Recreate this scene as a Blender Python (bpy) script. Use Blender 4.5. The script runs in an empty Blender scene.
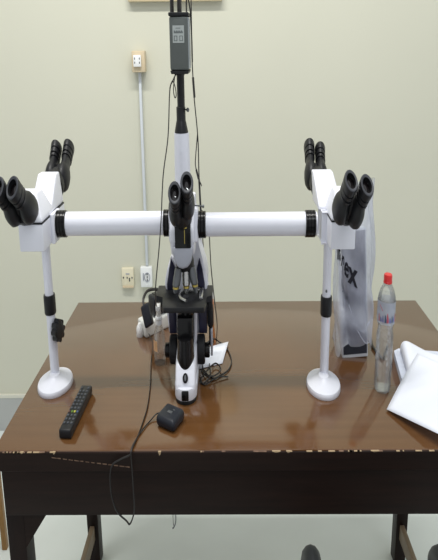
import bpy, bmesh, math, random
from mathutils import Vector, Matrix
random.seed(4)
PI = math.pi
W = 0.587          # every thing in the photograph is this narrow for its height; widths below are given before it
SC = bpy.context.scene
COL = SC.collection

# ------------------------------------------------------------------ materials
def srgb(r, g, b):
    f = lambda c: (c/255/12.92) if c/255 <= .04045 else ((c/255+.055)/1.055)**2.4
    return (f(r), f(g), f(b), 1)

def mat(name, rgb, rough=.5, spec=.5, metal=0, noise=0, nscale=40, bump=0, bscale=200, coat=0, trans=0, ior=1.5, alpha=1, stretch=None, detail=4):
    m = bpy.data.materials.new(name); m.use_nodes = True
    n, l = m.node_tree.nodes, m.node_tree.links
    p = n['Principled BSDF']
    p.inputs['Base Color'].default_value = srgb(*rgb)
    p.inputs['Roughness'].default_value = rough
    p.inputs['Specular IOR Level'].default_value = spec
    p.inputs['Metallic'].default_value = metal
    p.inputs['Coat Weight'].default_value = coat
    p.inputs['Coat Roughness'].default_value = .08
    p.inputs['Transmission Weight'].default_value = trans
    p.inputs['IOR'].default_value = ior
    p.inputs['Alpha'].default_value = alpha
    tc = n.new('ShaderNodeTexCoord'); mp = n.new('ShaderNodeMapping')
    l.new(tc.outputs['Object'], mp.inputs['Vector'])
    if stretch: mp.inputs['Scale'].default_value = stretch
    if noise:
        t = n.new('ShaderNodeTexNoise'); t.inputs['Scale'].default_value = nscale; t.inputs['Detail'].default_value = detail
        l.new(mp.outputs[0], t.inputs['Vector'])
        r = n.new('ShaderNodeValToRGB')
        c = srgb(*rgb)
        r.color_ramp.elements[0].position = .3; r.color_ramp.elements[1].position = .7
        r.color_ramp.elements[0].color = tuple(max(0, x*(1-noise)) for x in c[:3])+(1,)
        r.color_ramp.elements[1].color = tuple(min(1, x*(1+noise)) for x in c[:3])+(1,)
        l.new(t.outputs['Fac'], r.inputs['Fac']); l.new(r.outputs['Color'], p.inputs['Base Color'])
    if bump:
        t2 = n.new('ShaderNodeTexNoise'); t2.inputs['Scale'].default_value = bscale
        l.new(mp.outputs[0], t2.inputs['Vector'])
        b = n.new('ShaderNodeBump'); b.inputs['Strength'].default_value = bump; b.inputs['Distance'].default_value = .002
        l.new(t2.outputs['Fac'], b.inputs['Height']); l.new(b.outputs[0], p.inputs['Normal'])
    return m

M = {}
M['wall'] = mat('wall_paint', (206, 206, 190), .6, .3, noise=.02, nscale=1.6, bump=.05, bscale=90)
M['floor'] = mat('floor_tile', (224, 231, 228), .22, .5, noise=.05, nscale=3)
M['baseboard'] = mat('baseboard_tile', (178, 180, 178), .35, .5, noise=.06, nscale=6)
M['baseboard_cap'] = mat('baseboard_cap', (214, 213, 200), .5, .4, noise=.03, nscale=6)
M['white'] = mat('white_powder_coat', (226, 228, 238), .34, .5, noise=.015, nscale=25)
M['black'] = mat('black_plastic', (23, 24, 27), .46, .34, noise=.12, nscale=60)
M['rubber'] = mat('eyecup_rubber', (58, 60, 66), .6, .4, noise=.12, nscale=60)
M['gloss_black'] = mat('gloss_black', (14, 14, 16), .25, .3, noise=.1, nscale=40)
M['navy'] = mat('navy_plastic', (38, 38, 62), .4, .5, noise=.1, nscale=40)
M['grey'] = mat('grey_metal', (104, 107, 110), .35, .5, .5, noise=.06, nscale=60)
M['silver'] = mat('silver_metal', (190, 190, 188), .25, .5, .9, noise=.05, nscale=60)
M['chin'] = mat('pale_grey_casting', (160, 163, 174), .35, .5, noise=.03, nscale=40)
M['brass'] = mat('brass_ring', (190, 170, 90), .3, .5, .8, noise=.05, nscale=60)
M['lens'] = mat('eyepiece_glass', (22, 18, 20), .05, .8, noise=.1, nscale=60)
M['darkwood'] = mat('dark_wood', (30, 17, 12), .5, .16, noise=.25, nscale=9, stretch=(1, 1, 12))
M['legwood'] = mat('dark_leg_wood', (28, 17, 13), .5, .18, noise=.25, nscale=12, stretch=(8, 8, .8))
M['stretcher'] = mat('worn_stretcher_wood', (120, 104, 84), .5, .4, noise=.12, nscale=14)
M['palewood'] = mat('pale_wood', (150, 112, 62), .5, .4, noise=.15, nscale=16, stretch=(4, 4, 1))
M['chip'] = mat('bare_wood_chip', (168, 146, 116), .7, .2, noise=.1, nscale=200)
M['scratch'] = mat('bare_wood_scratch', (120, 96, 80), .7, .2, noise=.4, nscale=120)
M['socket_white'] = mat('white_socket_plastic', (236, 238, 238), .35, .5, noise=.015, nscale=60)
M['socket_cream'] = mat('cream_socket_plastic', (228, 221, 194), .4, .5, noise=.02, nscale=60)
M['beige_box'] = mat('beige_box_wood', (206, 190, 160), .5, .4, noise=.04, nscale=25)
M['conduit'] = mat('conduit_plastic', (205, 211, 216), .35, .5, noise=.02, nscale=30)
M['hole'] = mat('socket_hole', (60, 66, 68), .7, .2, noise=.1, nscale=80)
M['board'] = mat('beige_board', (204, 190, 156), .5, .4, noise=.06, nscale=10)
M['cable'] = mat('black_cable', (34, 31, 30), .45, .5, noise=.1, nscale=60)
M['grey_cable'] = mat('grey_cable', (120, 124, 126), .45, .5, noise=.1, nscale=60)
M['cam_grey'] = mat('camera_grey', (94, 99, 97), .42, .5, .35, noise=.05, nscale=40)
M['cam_side'] = mat('camera_side_grey', (150, 160, 172), .35, .5, .5, noise=.04, nscale=40)
M['sticker'] = mat('sticker_grey', (178, 184, 182), .5, .4, noise=.03, nscale=80)
M['ink'] = mat('sticker_ink', (112, 118, 118), .6, .3, noise=.1, nscale=80)
M['paper'] = mat('paper', (232, 236, 246), .75, .2, noise=.012, nscale=20)
M['paper_edge'] = mat('paper_stack_edge', (206, 212, 226), .75, .2, noise=.06, nscale=300, stretch=(.2, .2, 6))
M['key'] = mat('remote_key', (70, 74, 80), .5, .4, noise=.1, nscale=90)
M['key_green'] = mat('remote_key_green', (92, 128, 50), .5, .4, noise=.1, nscale=90)
M['key_yellow'] = mat('remote_key_yellow', (190, 186, 80), .5, .4, noise=.1, nscale=90)
M['key_blue'] = mat('remote_key_blue', (66, 86, 120), .5, .4, noise=.1, nscale=90)
M['key_red'] = mat('remote_key_red', (88, 60, 56), .5, .4, noise=.1, nscale=90)
M['adapter'] = mat('adapter_plastic', (25, 29, 38), .45, .35, noise=.1, nscale=60)
M['strip'] = mat('power_strip_plastic', (224, 226, 222), .4, .5, noise=.02, nscale=40)
M['red'] = mat('red_cap', (212, 38, 40), .35, .5, noise=.06, nscale=90)
M['orange'] = mat('orange_label', (216, 172, 128), .5, .4, noise=.15, nscale=60)
M['orange_tube'] = mat('orange_tube', (214, 122, 70), .45, .4, noise=.06, nscale=60)
M['box_white'] = mat('box_white_edge', (214, 218, 224), .45, .4, noise=.02, nscale=40)
M['box_dark'] = mat('box_dark_face', (66, 70, 94), .35, .5, noise=.15, nscale=12)
M['box_base'] = mat('box_base_dark', (30, 34, 48), .35, .5, noise=.1, nscale=20)
M['bag_ink'] = mat('bag_print', (34, 34, 44), .6, .3, noise=.1, nscale=60)
M['bag_ink2'] = mat('bag_small_print', (128, 132, 140), .6, .3, noise=.1, nscale=60)
M['chair_black'] = mat('chair_black', (38, 41, 42), .5, .5, noise=.12, nscale=30)

def table_mat():
    m = bpy.data.materials.new('varnished_brown_wood'); m.use_nodes = True
    n, l = m.node_tree.nodes, m.node_tree.links; p = n['Principled BSDF']
    tc = n.new('ShaderNodeTexCoord'); mp = n.new('ShaderNodeMapping'); mp.inputs['Scale'].default_value = (1.2, 14, 1)
    l.new(tc.outputs['Object'], mp.inputs['Vector'])
    t = n.new('ShaderNodeTexNoise'); t.inputs['Scale'].default_value = 4; t.inputs['Detail'].default_value = 6
    l.new(mp.outputs[0], t.inputs['Vector'])
    r = n.new('ShaderNodeValToRGB')
    r.color_ramp.elements[0].position = .3; r.color_ramp.elements[1].position = .72
    r.color_ramp.elements[0].color = srgb(94, 62, 33); r.color_ramp.elements[1].color = srgb(102, 69, 39)
    l.new(t.outputs['Fac'], r.inputs['Fac']); l.new(r.outputs['Color'], p.inputs['Base Color'])
    t2 = n.new('ShaderNodeTexNoise'); t2.inputs['Scale'].default_value = 9; t2.inputs['Detail'].default_value = 3
    l.new(tc.outputs['Object'], t2.inputs['Vector'])
    mr = n.new('ShaderNodeMapRange'); mr.inputs['To Min'].default_value = .09; mr.inputs['To Max'].default_value = .15
    l.new(t2.outputs['Fac'], mr.inputs['Value']); l.new(mr.outputs[0], p.inputs['Roughness'])
    t3 = n.new('ShaderNodeTexNoise'); t3.inputs['Scale'].default_value = 5
    l.new(tc.outputs['Object'], t3.inputs['Vector'])
    b = n.new('ShaderNodeBump'); b.inputs['Strength'].default_value = .06; b.inputs['Distance'].default_value = .01
    l.new(t3.outputs['Fac'], b.inputs['Height']); l.new(b.outputs[0], p.inputs['Normal'])
    p.inputs['Specular IOR Level'].default_value = .5; p.inputs['IOR'].default_value = 1.8
    return m
M['table'] = table_mat()

def clear_mat(name, tint, gloss=.12, fac_noise=0, body=(235, 240, 245), body_fac=.06, scale=30, stretch=(1, 1, 1), rough=.08, wrinkle=0):
    """thin clear plastic: mostly see-through, with gloss and a little milky body"""
    m = bpy.data.materials.new(name); m.use_nodes = True
    n, l = m.node_tree.nodes, m.node_tree.links
    for x in list(n): n.remove(x)
    out = n.new('ShaderNodeOutputMaterial')
    tr = n.new('ShaderNodeBsdfTransparent'); tr.inputs['Color'].default_value = srgb(*tint)
    di = n.new('ShaderNodeBsdfDiffuse'); di.inputs['Color'].default_value = srgb(*body)
    tl = n.new('ShaderNodeBsdfTranslucent'); tl.inputs['Color'].default_value = srgb(*body)
    dm = n.new('ShaderNodeMixShader'); dm.inputs[0].default_value = .4
    l.new(di.outputs[0], dm.inputs[1]); l.new(tl.outputs[0], dm.inputs[2])
    gl = n.new('ShaderNodeBsdfGlossy'); gl.inputs['Roughness'].default_value = rough
    m1 = n.new('ShaderNodeMixShader'); m2 = n.new('ShaderNodeMixShader')
    l.new(tr.outputs[0], m1.inputs[1]); l.new(dm.outputs[0], m1.inputs[2])
    lw = n.new('ShaderNodeLayerWeight'); lw.inputs['Blend'].default_value = .25
    mm = n.new('ShaderNodeMath'); mm.operation = 'MULTIPLY_ADD'; mm.inputs[1].default_value = .6; mm.inputs[2].default_value = gloss*.4
    l.new(lw.outputs['Fresnel'], mm.inputs[0]); l.new(mm.outputs[0], m2.inputs[0])
    l.new(m1.outputs[0], m2.inputs[1]); l.new(gl.outputs[0], m2.inputs[2])
    tc = n.new('ShaderNodeTexCoord'); mp = n.new('ShaderNodeMapping'); mp.inputs['Scale'].default_value = stretch
    l.new(tc.outputs['Object'], mp.inputs['Vector'])
    t = n.new('ShaderNodeTexNoise'); t.inputs['Scale'].default_value = scale; t.inputs['Detail'].default_value = 5
    l.new(mp.outputs[0], t.inputs['Vector'])
    mr = n.new('ShaderNodeMapRange'); mr.inputs['From Min'].default_value = .3; mr.inputs['From Max'].default_value = .7
    mr.inputs['To Min'].default_value = max(0, body_fac-fac_noise); mr.inputs['To Max'].default_value = min(1, body_fac+fac_noise)
    l.new(t.outputs['Fac'], mr.inputs['Value']); l.new(mr.outputs[0], m1.inputs[0])
    if wrinkle:
        b = n.new('ShaderNodeBump'); b.inputs['Strength'].default_value = wrinkle; b.inputs['Distance'].default_value = .01
        l.new(t.outputs['Fac'], b.inputs['Height'])
        for s in (gl, di): l.new(b.outputs[0], s.inputs['Normal'])
    l.new(m2.outputs[0], out.inputs['Surface'])
    return m
M['pet'] = clear_mat('clear_bottle_plastic', (253, 254, 254), gloss=.10, body_fac=.09, fac_noise=.06, body=(245, 248, 250), scale=24, wrinkle=.3)
M['water'] = clear_mat('water_in_bottle', (252, 253, 254), gloss=.05, body_fac=.05, fac_noise=.06, body=(245, 248, 250), scale=18, wrinkle=.6)
M['bottle_label'] = clear_mat('clear_bottle_label', (244, 246, 252), gloss=.12, body_fac=.5, fac_noise=.08, body=(214, 220, 236))
M['label_red'] = mat('label_red', (176, 80, 100), .4, .5, noise=.1, nscale=80)
M['label_blue'] = mat('label_blue', (104, 110, 164), .4, .5, noise=.1, nscale=80)
M['bag'] = clear_mat('translucent_bag', (248, 250, 253), gloss=.08, body_fac=.40, fac_noise=.12, body=(234, 238, 252), scale=16, stretch=(1.5, 1.5, .5), rough=.25, wrinkle=.5)
M['spray'] = clear_mat('clear_spray_bottle', (250, 248, 244), gloss=.12, body_fac=.2, fac_noise=.06, body=(230, 226, 220))

# ------------------------------------------------------------------ mesh builder
def axes(d):
    d = Vector(d).normalized()
    ref = Vector((0, 0, 1)) if abs(d.z) < .95 else Vector((1, 0, 0))
    r = d.cross(ref).normalized(); u = r.cross(d).normalized()
    return r, u, d

class B:
    def __init__(s): s.bm = bmesh.new(); s.mi = 0
    def _take(s, geom_faces):
        for f in geom_faces: f.material_index = s.mi
        return s
    def m(s, i): s.mi = i; return s
    def box(s, x0, x1, y0, y1, z0, z1, bev=0, seg=2, rot=0, mtx=None):
        n0 = set(s.bm.faces)
        c = Vector(((x0+x1)/2, (y0+y1)/2, (z0+z1)/2))
        vs = bmesh.ops.create_cube(s.bm, size=1)['verts']
        for v in vs: v.co = Vector((v.co.x*(x1-x0), v.co.y*(y1-y0), v.co.z*(z1-z0)))
        if bev:
            es = list({e for v in vs for e in v.link_edges})
            r = bmesh.ops.bevel(s.bm, geom=es, offset=bev, segments=seg, affect='EDGES', profile=.5)
        new = [f for f in s.bm.faces if f not in n0]
        T = Matrix.Translation(c) @ Matrix.Rotation(rot, 4, 'Z')
        if mtx: T = mtx @ T
        for v in {v for f in new for v in f.verts}: v.co = T @ v.co
        return s._take(new)
    def prism(s, poly, u, v, w, o, d0, d1, bev=0, seg=2):
        """polygon in the (u,v) plane through o, pushed from d0 to d1 along w"""
        n0 = set(s.bm.faces); u, v, w, o = map(Vector, (u, v, w, o))
        a = [s.bm.verts.new(o+u*p[0]+v*p[1]+w*d0) for p in poly]
        b = [s.bm.verts.new(o+u*p[0]+v*p[1]+w*d1) for p in poly]
        n = len(poly); fs = [s.bm.faces.new(a[::-1]), s.bm.faces.new(b)]
        for i in range(n): fs.append(s.bm.faces.new((a[i], a[(i+1) % n], b[(i+1) % n], b[i])))
        if bev:
            es = list({e for f in fs for e in f.edges})
            bmesh.ops.bevel(s.bm, geom=es, offset=bev, segments=seg, affect='EDGES', profile=.5)
        return s._take([f for f in s.bm.faces if f not in n0])
    def lathe(s, prof, o, d=(0, 0, 1), n=28, sx=1, sy=1, cap=True, ref=None):
        """prof = (radius, height) along axis d"""
        n0 = set(s.bm.faces); r, u, d = axes(d); o = Vector(o)
        if abs(d.z) > .95: r, u = Vector((1, 0, 0)), Vector((0, 1, 0))
        rings = []
        for rad, h in prof:
            if rad < 1e-6: rings.append([s.bm.verts.new(o+d*h)])
            else: rings.append([s.bm.verts.new(o+d*h+r*(math.cos(2*PI*i/n)*rad*sx)+u*(math.sin(2*PI*i/n)*rad*sy)) for i in range(n)])
        for A, C in zip(rings, rings[1:]):
            for i in range(n):
                j = (i+1) % n
                if len(A) == 1 and len(C) == 1: continue
                if len(A) == 1: s.bm.faces.new((A[0], C[j], C[i]))
                elif len(C) == 1: s.bm.faces.new((A[i], A[j], C[0]))
                else: s.bm.faces.new((A[i], A[j], C[j], C[i]))
        if cap:
            if len(rings[0]) > 1: s.bm.faces.new(rings[0][::-1])
            if len(rings[-1]) > 1: s.bm.faces.new(rings[-1])
        return s._take([f for f in s.bm.faces if f not in n0])
    def tube(s, pts, r, n=8, smooth=3, close=False):
        n0 = set(s.bm.faces); P = [Vector(p) for p in pts]
        if smooth and len(P) > 2:
            Q = []
            for i in range(len(P)-1):
                p0 = P[max(i-1, 0)]; p1 = P[i]; p2 = P[i+1]; p3 = P[min(i+2, len(P)-1)]
                for k in range(smooth):
                    t = k/smooth
                    Q.append(.5*((2*p1)+(p2-p0)*t+(2*p0-5*p1+4*p2-p3)*t*t+(3*p1-p0-3*p2+p3)*t**3))
            P = Q+[P[-1]]
        prev = None; rings = []
        for i, p in enumerate(P):
            d = (P[min(i+1, len(P)-1)]-P[max(i-1, 0)])
            if d.length < 1e-9: d = Vector((0, 0, 1))
            d.normalize()
            if prev is None:
                ref = Vector((0, 0, 1)) if abs(d.z) < .9 else Vector((1, 0, 0)); u = d.cross(ref).normalized()
            else:
                u = (prev-d*prev.dot(d)).normalized()
            prev = u; v = d.cross(u)
            rr = r(i/(len(P)-1)) if callable(r) else r
            rings.append([s.bm.verts.new(p+u*(math.cos(2*PI*k/n)*rr/W**.5)+v*(math.sin(2*PI*k/n)*rr)) for k in range(n)])
        for A, C in zip(rings, rings[1:]):
            for i in range(n): s.bm.faces.new((A[i], A[(i+1) % n], C[(i+1) % n], C[i]))
        s.bm.faces.new(rings[0][::-1]); s.bm.faces.new(rings[-1])
        return s._take([f for f in s.bm.faces if f not in n0])
    def grid(s, fn, nu, nv, wrap=False):
        n0 = set(s.bm.faces)
        g = [[s.bm.verts.new(fn(i/(nu if wrap else nu-1), j/(nv-1))) for i in range(nu)] for j in range(nv)]
        for j in range(nv-1):
            for i in range(nu if wrap else nu-1):
                k = (i+1) % nu
                s.bm.faces.new((g[j][i], g[j][k], g[j+1][k], g[j+1][i]))
        return s._take([f for f in s.bm.faces if f not in n0])
    def sphere(s, c, rx, ry, rz, n=16):
        n0 = set(s.bm.faces)
        vs = bmesh.ops.create_uvsphere(s.bm, u_segments=n, v_segments=n//2+2, radius=1)['verts']
        for v in vs: v.co = Vector(c)+Vector((v.co.x*rx, v.co.y*ry, v.co.z*rz))
        return s._take([f for f in s.bm.faces if f not in n0])
    def text(s, body, size, o, u, v, depth=.0003, bold=0):
        """raised lettering: x along u, y along v"""
        cu = bpy.data.curves.new('t', 'FONT'); cu.body = body; cu.size = size; cu.align_x = 'CENTER'; cu.align_y = 'CENTER'
        cu.extrude = depth; cu.offset = bold; cu.resolution_u = 3
        ob = bpy.data.objects.new('t', cu); me = ob.to_mesh()
        o, u, v = Vector(o), Vector(u), Vector(v); w = u.cross(v).normalized()
        n0 = set(s.bm.faces); vs = [s.bm.verts.new(o+u*p.co.x+v*p.co.y+w*p.co.z) for p in me.vertices]
        for f in me.polygons:
            try: s.bm.faces.new([vs[i] for i in f.vertices])
            except ValueError: pass
        ob.to_mesh_clear(); bpy.data.objects.remove(ob); bpy.data.curves.remove(cu)
        return s._take([f for f in s.bm.faces if f not in n0])
    def build(s, name, mats, parent=None, origin=None, recalc=True, sharp=35):
        """origin: where the thing stands (its own base); a child takes its thing's"""
        if origin is None: origin = parent['_o'] if parent else (0, 0, 0)
        ox, oy, oz = origin
        for v in s.bm.verts: v.co = Vector(((v.co.x-ox)*W, v.co.y-oy, v.co.z-oz))
        if recalc: bmesh.ops.recalc_face_normals(s.bm, faces=s.bm.faces[:])
        me = bpy.data.meshes.new(name); s.bm.to_mesh(me); s.bm.free()
        for x in (mats if isinstance(mats, (list, tuple)) else [mats]): me.materials.append(M[x])
        for p in me.polygons: p.use_smooth = True
        me.set_sharp_from_angle(angle=math.radians(sharp))
        o = bpy.data.objects.new(name, me); COL.objects.link(o)
        o['_o'] = list(origin)
        if parent: o.parent = parent
        else: o.location = (ox*W, oy, oz)
        return o

def thing(name, label, cat, origin, group=None):
    o = bpy.data.objects.new(name, None); COL.objects.link(o); o.empty_display_size = .05
    o.location = (origin[0]*W, origin[1], origin[2]); o['_o'] = list(origin)
    o['label'] = label; o['category'] = cat
    if group: o['group'] = group
    return o
def tag(o, label, cat, group=None):
    o['label'] = label; o['category'] = cat
    if group: o['group'] = group
    return o
def struct(o): o['kind'] = 'structure'; return o

T = .76           # table top height
WY = 2.70         # back wall
# ------------------------------------------------------------------ the room
struct(B().box(-4.5, 4.5, WY, WY+.12, 0, 2.9).build('wall_back', 'wall', origin=(0, WY, 0)))
struct(B().box(-4.5, 4.5, -1.2, WY+.12, -.08, 0).build('floor', 'floor', origin=(0, 0, 0)))
b = B().box(-4.5, 4.5, WY-.012, WY, 0, .138)
b.m(1).box(-4.5, 4.5, WY-.014, WY, .138, .15)
struct(b.build('baseboard_back', ['baseboard', 'baseboard_cap'], origin=(0, WY, 0)))

# ------------------------------------------------------------------ table
TX0, TX1, TY0, TY1 = -.68, .838, 1.165, 1.958
tb = thing('table', 'dark brown varnished wooden table carrying the microscope', 'table', (.08, 1.56, 0))
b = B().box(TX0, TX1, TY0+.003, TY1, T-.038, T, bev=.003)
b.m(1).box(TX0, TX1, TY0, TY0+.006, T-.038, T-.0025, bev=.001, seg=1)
random.seed(8)
for i in range(40):                                       # bare chips along the worn front edge
    x = random.choice([random.uniform(TX0+.01, TX1-.02), random.uniform(.05, .55), random.uniform(-.66, -.5)])
    w = random.uniform(.003, .02)
    b.m(2 if random.random() < .6 else 3).box(x, x+w, TY0-.0005, TY0+.005, T-.0024-random.uniform(0, .0004), T-.0016)
for x, w, h in ((-.507, .007, .004), (-.205, .007, .007), (-.60, .008, .003), (.12, .02, .0025), (.16, .01, .003), (.40, .02, .002)):
    b.m(2).prism([(0, 0), (w*.5, -h), (w, -h*.6), (w*1.2, 0)], (1, 0, 0), (0, 0, 1), (0, 1, 0), (x, TY0-.0006, T-.0012), 0, .005)
P0, P1 = Vector((-.51, TY0-.0005, T-.012)), Vector((-.285, TY0-.0005, T-.031))   # long scratch
dv = (P1-P0)/14
for i in range(14):
    a = P0+dv*i; c = a+dv*random.uniform(.5, 1)
    b.m(3).prism([(0, 0), ((c-a).length, 0), ((c-a).length, random.uniform(.0012, .0026)), (0, .0016)], (c-a).normalized(), (0, 0, 1), (0, 1, 0), a, 0, .002)
b.build('tabletop', ['table', 'darkwood', 'chip', 'scratch'], tb)
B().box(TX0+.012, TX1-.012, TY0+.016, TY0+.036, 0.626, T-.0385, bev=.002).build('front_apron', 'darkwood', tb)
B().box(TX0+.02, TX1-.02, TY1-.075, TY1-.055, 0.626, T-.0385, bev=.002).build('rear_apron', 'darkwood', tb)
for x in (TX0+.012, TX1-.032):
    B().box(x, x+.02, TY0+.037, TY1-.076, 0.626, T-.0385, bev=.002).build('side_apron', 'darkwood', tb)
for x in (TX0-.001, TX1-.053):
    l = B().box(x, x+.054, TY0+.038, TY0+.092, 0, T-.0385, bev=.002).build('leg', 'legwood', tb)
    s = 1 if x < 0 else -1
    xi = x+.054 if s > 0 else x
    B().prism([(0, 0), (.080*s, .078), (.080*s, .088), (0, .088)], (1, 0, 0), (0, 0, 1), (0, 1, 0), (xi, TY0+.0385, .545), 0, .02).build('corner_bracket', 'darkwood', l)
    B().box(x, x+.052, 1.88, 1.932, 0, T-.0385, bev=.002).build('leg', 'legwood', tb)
    B().box(x+.014, x+.036, TY0+.093, 1.879, .085, .13, bev=.003).build('stretcher', 'stretcher', tb)

# ------------------------------------------------------------------ multi-observer microscope
CX = -.142; CY = 1.455
ms = thing('microscope', 'white multi-head microscope with two side observer stands on the table', 'microscope', (CX, CY, T))
def yz(poly, x0, x1, bev=0, bb=None, seg=2):              # profile in the y-z plane with a width along x
    bb = bb or B(); return bb.prism(poly, (0, 1, 0), (0, 0, 1), (1, 0, 0), (0, 0, 0), x0, x1, bev, seg)
# base: long stepped tongue with a round nose
def nose(b, hw, y0, y1, z0, z1, r=None, n=14, bev=.004):
    """plan with a rounded front end, pushed up from z0 to z1"""
    r = r or hw; pts = []
    for i in range(n+1):
        a = PI+PI*i/n; pts.append((CX+math.cos(a)*hw, y0+r+math.sin(a)*r))
    pts += [(CX+hw, y1), (CX-hw, y1)]
    return b.prism(pts, (1, 0, 0), (0, 1, 0), (0, 0, 1), (0, 0, 0), z0, z1, bev)
b = nose(B(), .0355, 1.337, 1.6, T+.006, T+.032, r=.032)
yz([(1.3465, T+.028), (1.3485, T+.034), (1.367, T+.062), (1.385, T+.074), (1.45, T+.08), (1.59, T+.08), (1.59, T+.028)], CX-.033, CX+.033, .008, b, 4)
base = b.build('base', 'white', ms)
nose(B(), .034, 1.336, 1.60, T, T+.0065, r=.032, bev=.001).build('foot', 'black', base)
b = B().box(-.0115, .0115, -.003, .003, -.010, .010, bev=.0028, mtx=Matrix.Translation((CX, 1.3365, T+.0195)) @ Matrix.Rotation(-.1, 4, 'X'))
b.build('power_switch', 'gloss_black', base)
tilt = Matrix.Translation((CX, 1.356, T+.047)) @ Matrix.Rotation(math.radians(-33), 4, 'X')
b = B(); b.lathe([(0, -.003), (.0085, -.003), (.0085, .002), (.007, .0035), (0, .0035)], (0, 0, 0), (0, 1, 0), n=20, sx=1.05, sy=1.15)
b.m(1).lathe([(0, .0034), (.0055, .0034), (.005, .0043), (0, .0043)], (0, 0, 0), (0, 1, 0), n=16, sx=.6, sy=1.1)
for v in b.bm.verts: v.co = tilt @ Vector((v.co.x, -v.co.y, v.co.z))
b.build('oval_badge', ['gloss_black', 'grey'], base)
# black illuminator and condenser column rising to the stage
b = B(); b.lathe([(0, 0), (.028, 0), (.0285, .018), (.027, .03), (.0265, .06), (.0, .06)], (CX-.001, 1.397, T+.056), n=28, sx=1, sy=1.1)
b.box(CX-.027, CX+.025, 1.392, 1.47, T+.09, T+.155, bev=.006)
b.lathe([(0, 0), (.022, 0), (.028, .008), (.028, .026), (.0, .026)], (CX, 1.43, T+.145), n=24)
b.build('condenser', 'gloss_black', ms)
# column and arm
b = B()
b.prism([(-.066, .085), (-.076, .15), (-.078, .17), (.070, .17), (.070, .15), (.062, .085)], (1, 0, 0), (0, 0, 1), (0, 1, 0), (CX, 1.49, T), 0, .10, .006)
flare = [(-.070, .165), (-.078, .185), (-.077, .198), (-.068, .222), (-.052, .245), (-.028, .268), (-.028, .335), (.036, .335), (.036, .268), (.052, .245), (.064, .222), (.070, .198), (.070, .185), (.062, .165)]
b.prism(flare, (1, 0, 0), (0, 0, 1), (0, 1, 0), (CX, 1.50, T), 0, .085, .006)
arm = b.build('arm', 'white', ms)
for s, x0, x1 in ((-1, -.068, -.042), (1, .034, .060)):
    B().prism([(x0, .165), (x0-.002*s*-1, .19), (x0*.86 if s < 0 else x0+.002, .222), ((x0+x1)/2, .245), (x1*.9, .222), (x1, .165)] if s < 0 else
              [(x0, .165), (x0, .222), ((x0+x1)/2-.004, .245), (x1-.008, .222), (x1, .19), (x1-.002, .165)],
              (1, 0, 0), (0, 0, 1), (0, 1, 0), (CX, 1.496, T), 0, .02, .002).build('side_inlay', 'navy', arm)
for x0, x1 in ((-.064, -.040), (.038, .066)):
    B().prism([(x0, .088), (x0-.003, .16), (x1, .16), (x1, .088)], (1, 0, 0), (0, 0, 1), (0, 1, 0), (CX, 1.484, T), 0, .03, .003).build('column_inlay', 'navy', arm)
B().prism([(.020, .07), (.022, .165), (.034, .165), (.032, .07)], (1, 0, 0), (0, 0, 1), (0, 1, 0), (CX, 1.455, T), 0, .04, .003).build('focus_rack', 'white', arm)
for s, x in ((-1, CX-.036), (1, CX+.032)):
    k = B().lathe([(0, 0), (.029, 0), (.031, .004), (.031, .022), (.029, .026), (.022, .027), (.0, .027)], (x, 1.472, T+.060), (s, 0, 0), n=32).build('coarse_knob', 'black', ms)
    B().lathe([(0, .027), (.015, .027), (.016, .029), (.016, .040), (.014, .043), (0, .043)], (x, 1.472, T+.058), (s, 0, 0), n=28).build('fine_knob', 'gloss_black', k)
B().box(CX+.078, CX+.085, 1.47, 1.51, T+.045, T+.10, bev=.002).build('side_plate', 'chin', ms)
# stage
b = B(); Z = T+.178
b.prism([(-.068, 1.386), (.062, 1.386), (.066, 1.40), (.066, 1.452), (.086, 1.456), (.087, 1.53), (-.104, 1.53), (-.102, 1.456), (-.076, 1.452), (-.074, 1.40)],
        (1, 0, 0), (0, 1, 0), (0, 0, 1), (CX, 0, 0), Z-.012, Z, .003)
b.box(CX-.06, CX+.056, 1.42, 1.50, Z-.022, Z-.0115, bev=.002)
b.box(CX+.068, CX+.086, 1.462, 1.515, Z-.034, Z-.011, bev=.004)
b.box(CX-.09, CX-.078, 1.47, 1.52, Z-.03, Z-.011, bev=.003)
b.m(1).lathe([(0, 0), (.012, 0), (.012, .0008), (0, .0008)], (CX-.004, 1.452, Z-.0002), n=20)
st = b.build('stage', ['black', 'gloss_black'], ms)
b = B().box(CX-.01, CX+.05, 1.478, 1.492, Z, Z+.007, bev=.001)
b.box(CX+.044, CX+.056, 1.43, 1.492, Z, Z+.007, bev=.001)
b.tube([(CX-.012, 1.485, Z+.005), (CX-.02, 1.465, Z+.005), (CX-.022, 1.445, Z+.005), (CX-.014, 1.425, Z+.005), (CX+.003, 1.41, Z+.005)], .0032, n=8)
b.build('slide_clip', 'silver', st)
b = B().lathe([(0, 0), (.010, 0), (.011, -.012), (.011, -.04), (.009, -.045), (.006, -.047), (.006, -.085), (.0, -.085)], (CX+.078, 1.49, Z-.03), n=20)
b.build('stage_handle', 'black', st)
# nosepiece with objectives
np_ = B().lathe([(0, .03), (.026, .03), (.030, .02), (.030, .010), (.024, 0), (0, 0)], (CX-.002, 1.452, T+.234), (.0, -.18, 1), n=32).build('nosepiece', 'black', ms)
for dx, dy, L, m2 in ((-.024, -.014, .050, 'grey'), (.004, -.006, .052, 'silver'), (.027, -.002, .055, 'grey'), (.002, .03, .04, 'grey')):
    o = Vector((CX-.002+dx*.8, 1.445+dy, T+.243)); d = Vector((dx*.5, -.002+dy*.3, -.05))
    b = B().lathe([(0, 0), (.0115, 0), (.0115, .014), (.0125, .016), (.0125, .034), (.010, .037)], o, d, n=20, cap=False)
    b.m(1).lathe([(.0102, .037), (.0102, .041)], o, d, n=20, cap=False)
    b.m(0).lathe([(.010, .041), (.006, L), (0, L)], o, d, n=20, cap=False)
    b.build('objective', [m2, 'brass'], np_)
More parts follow.
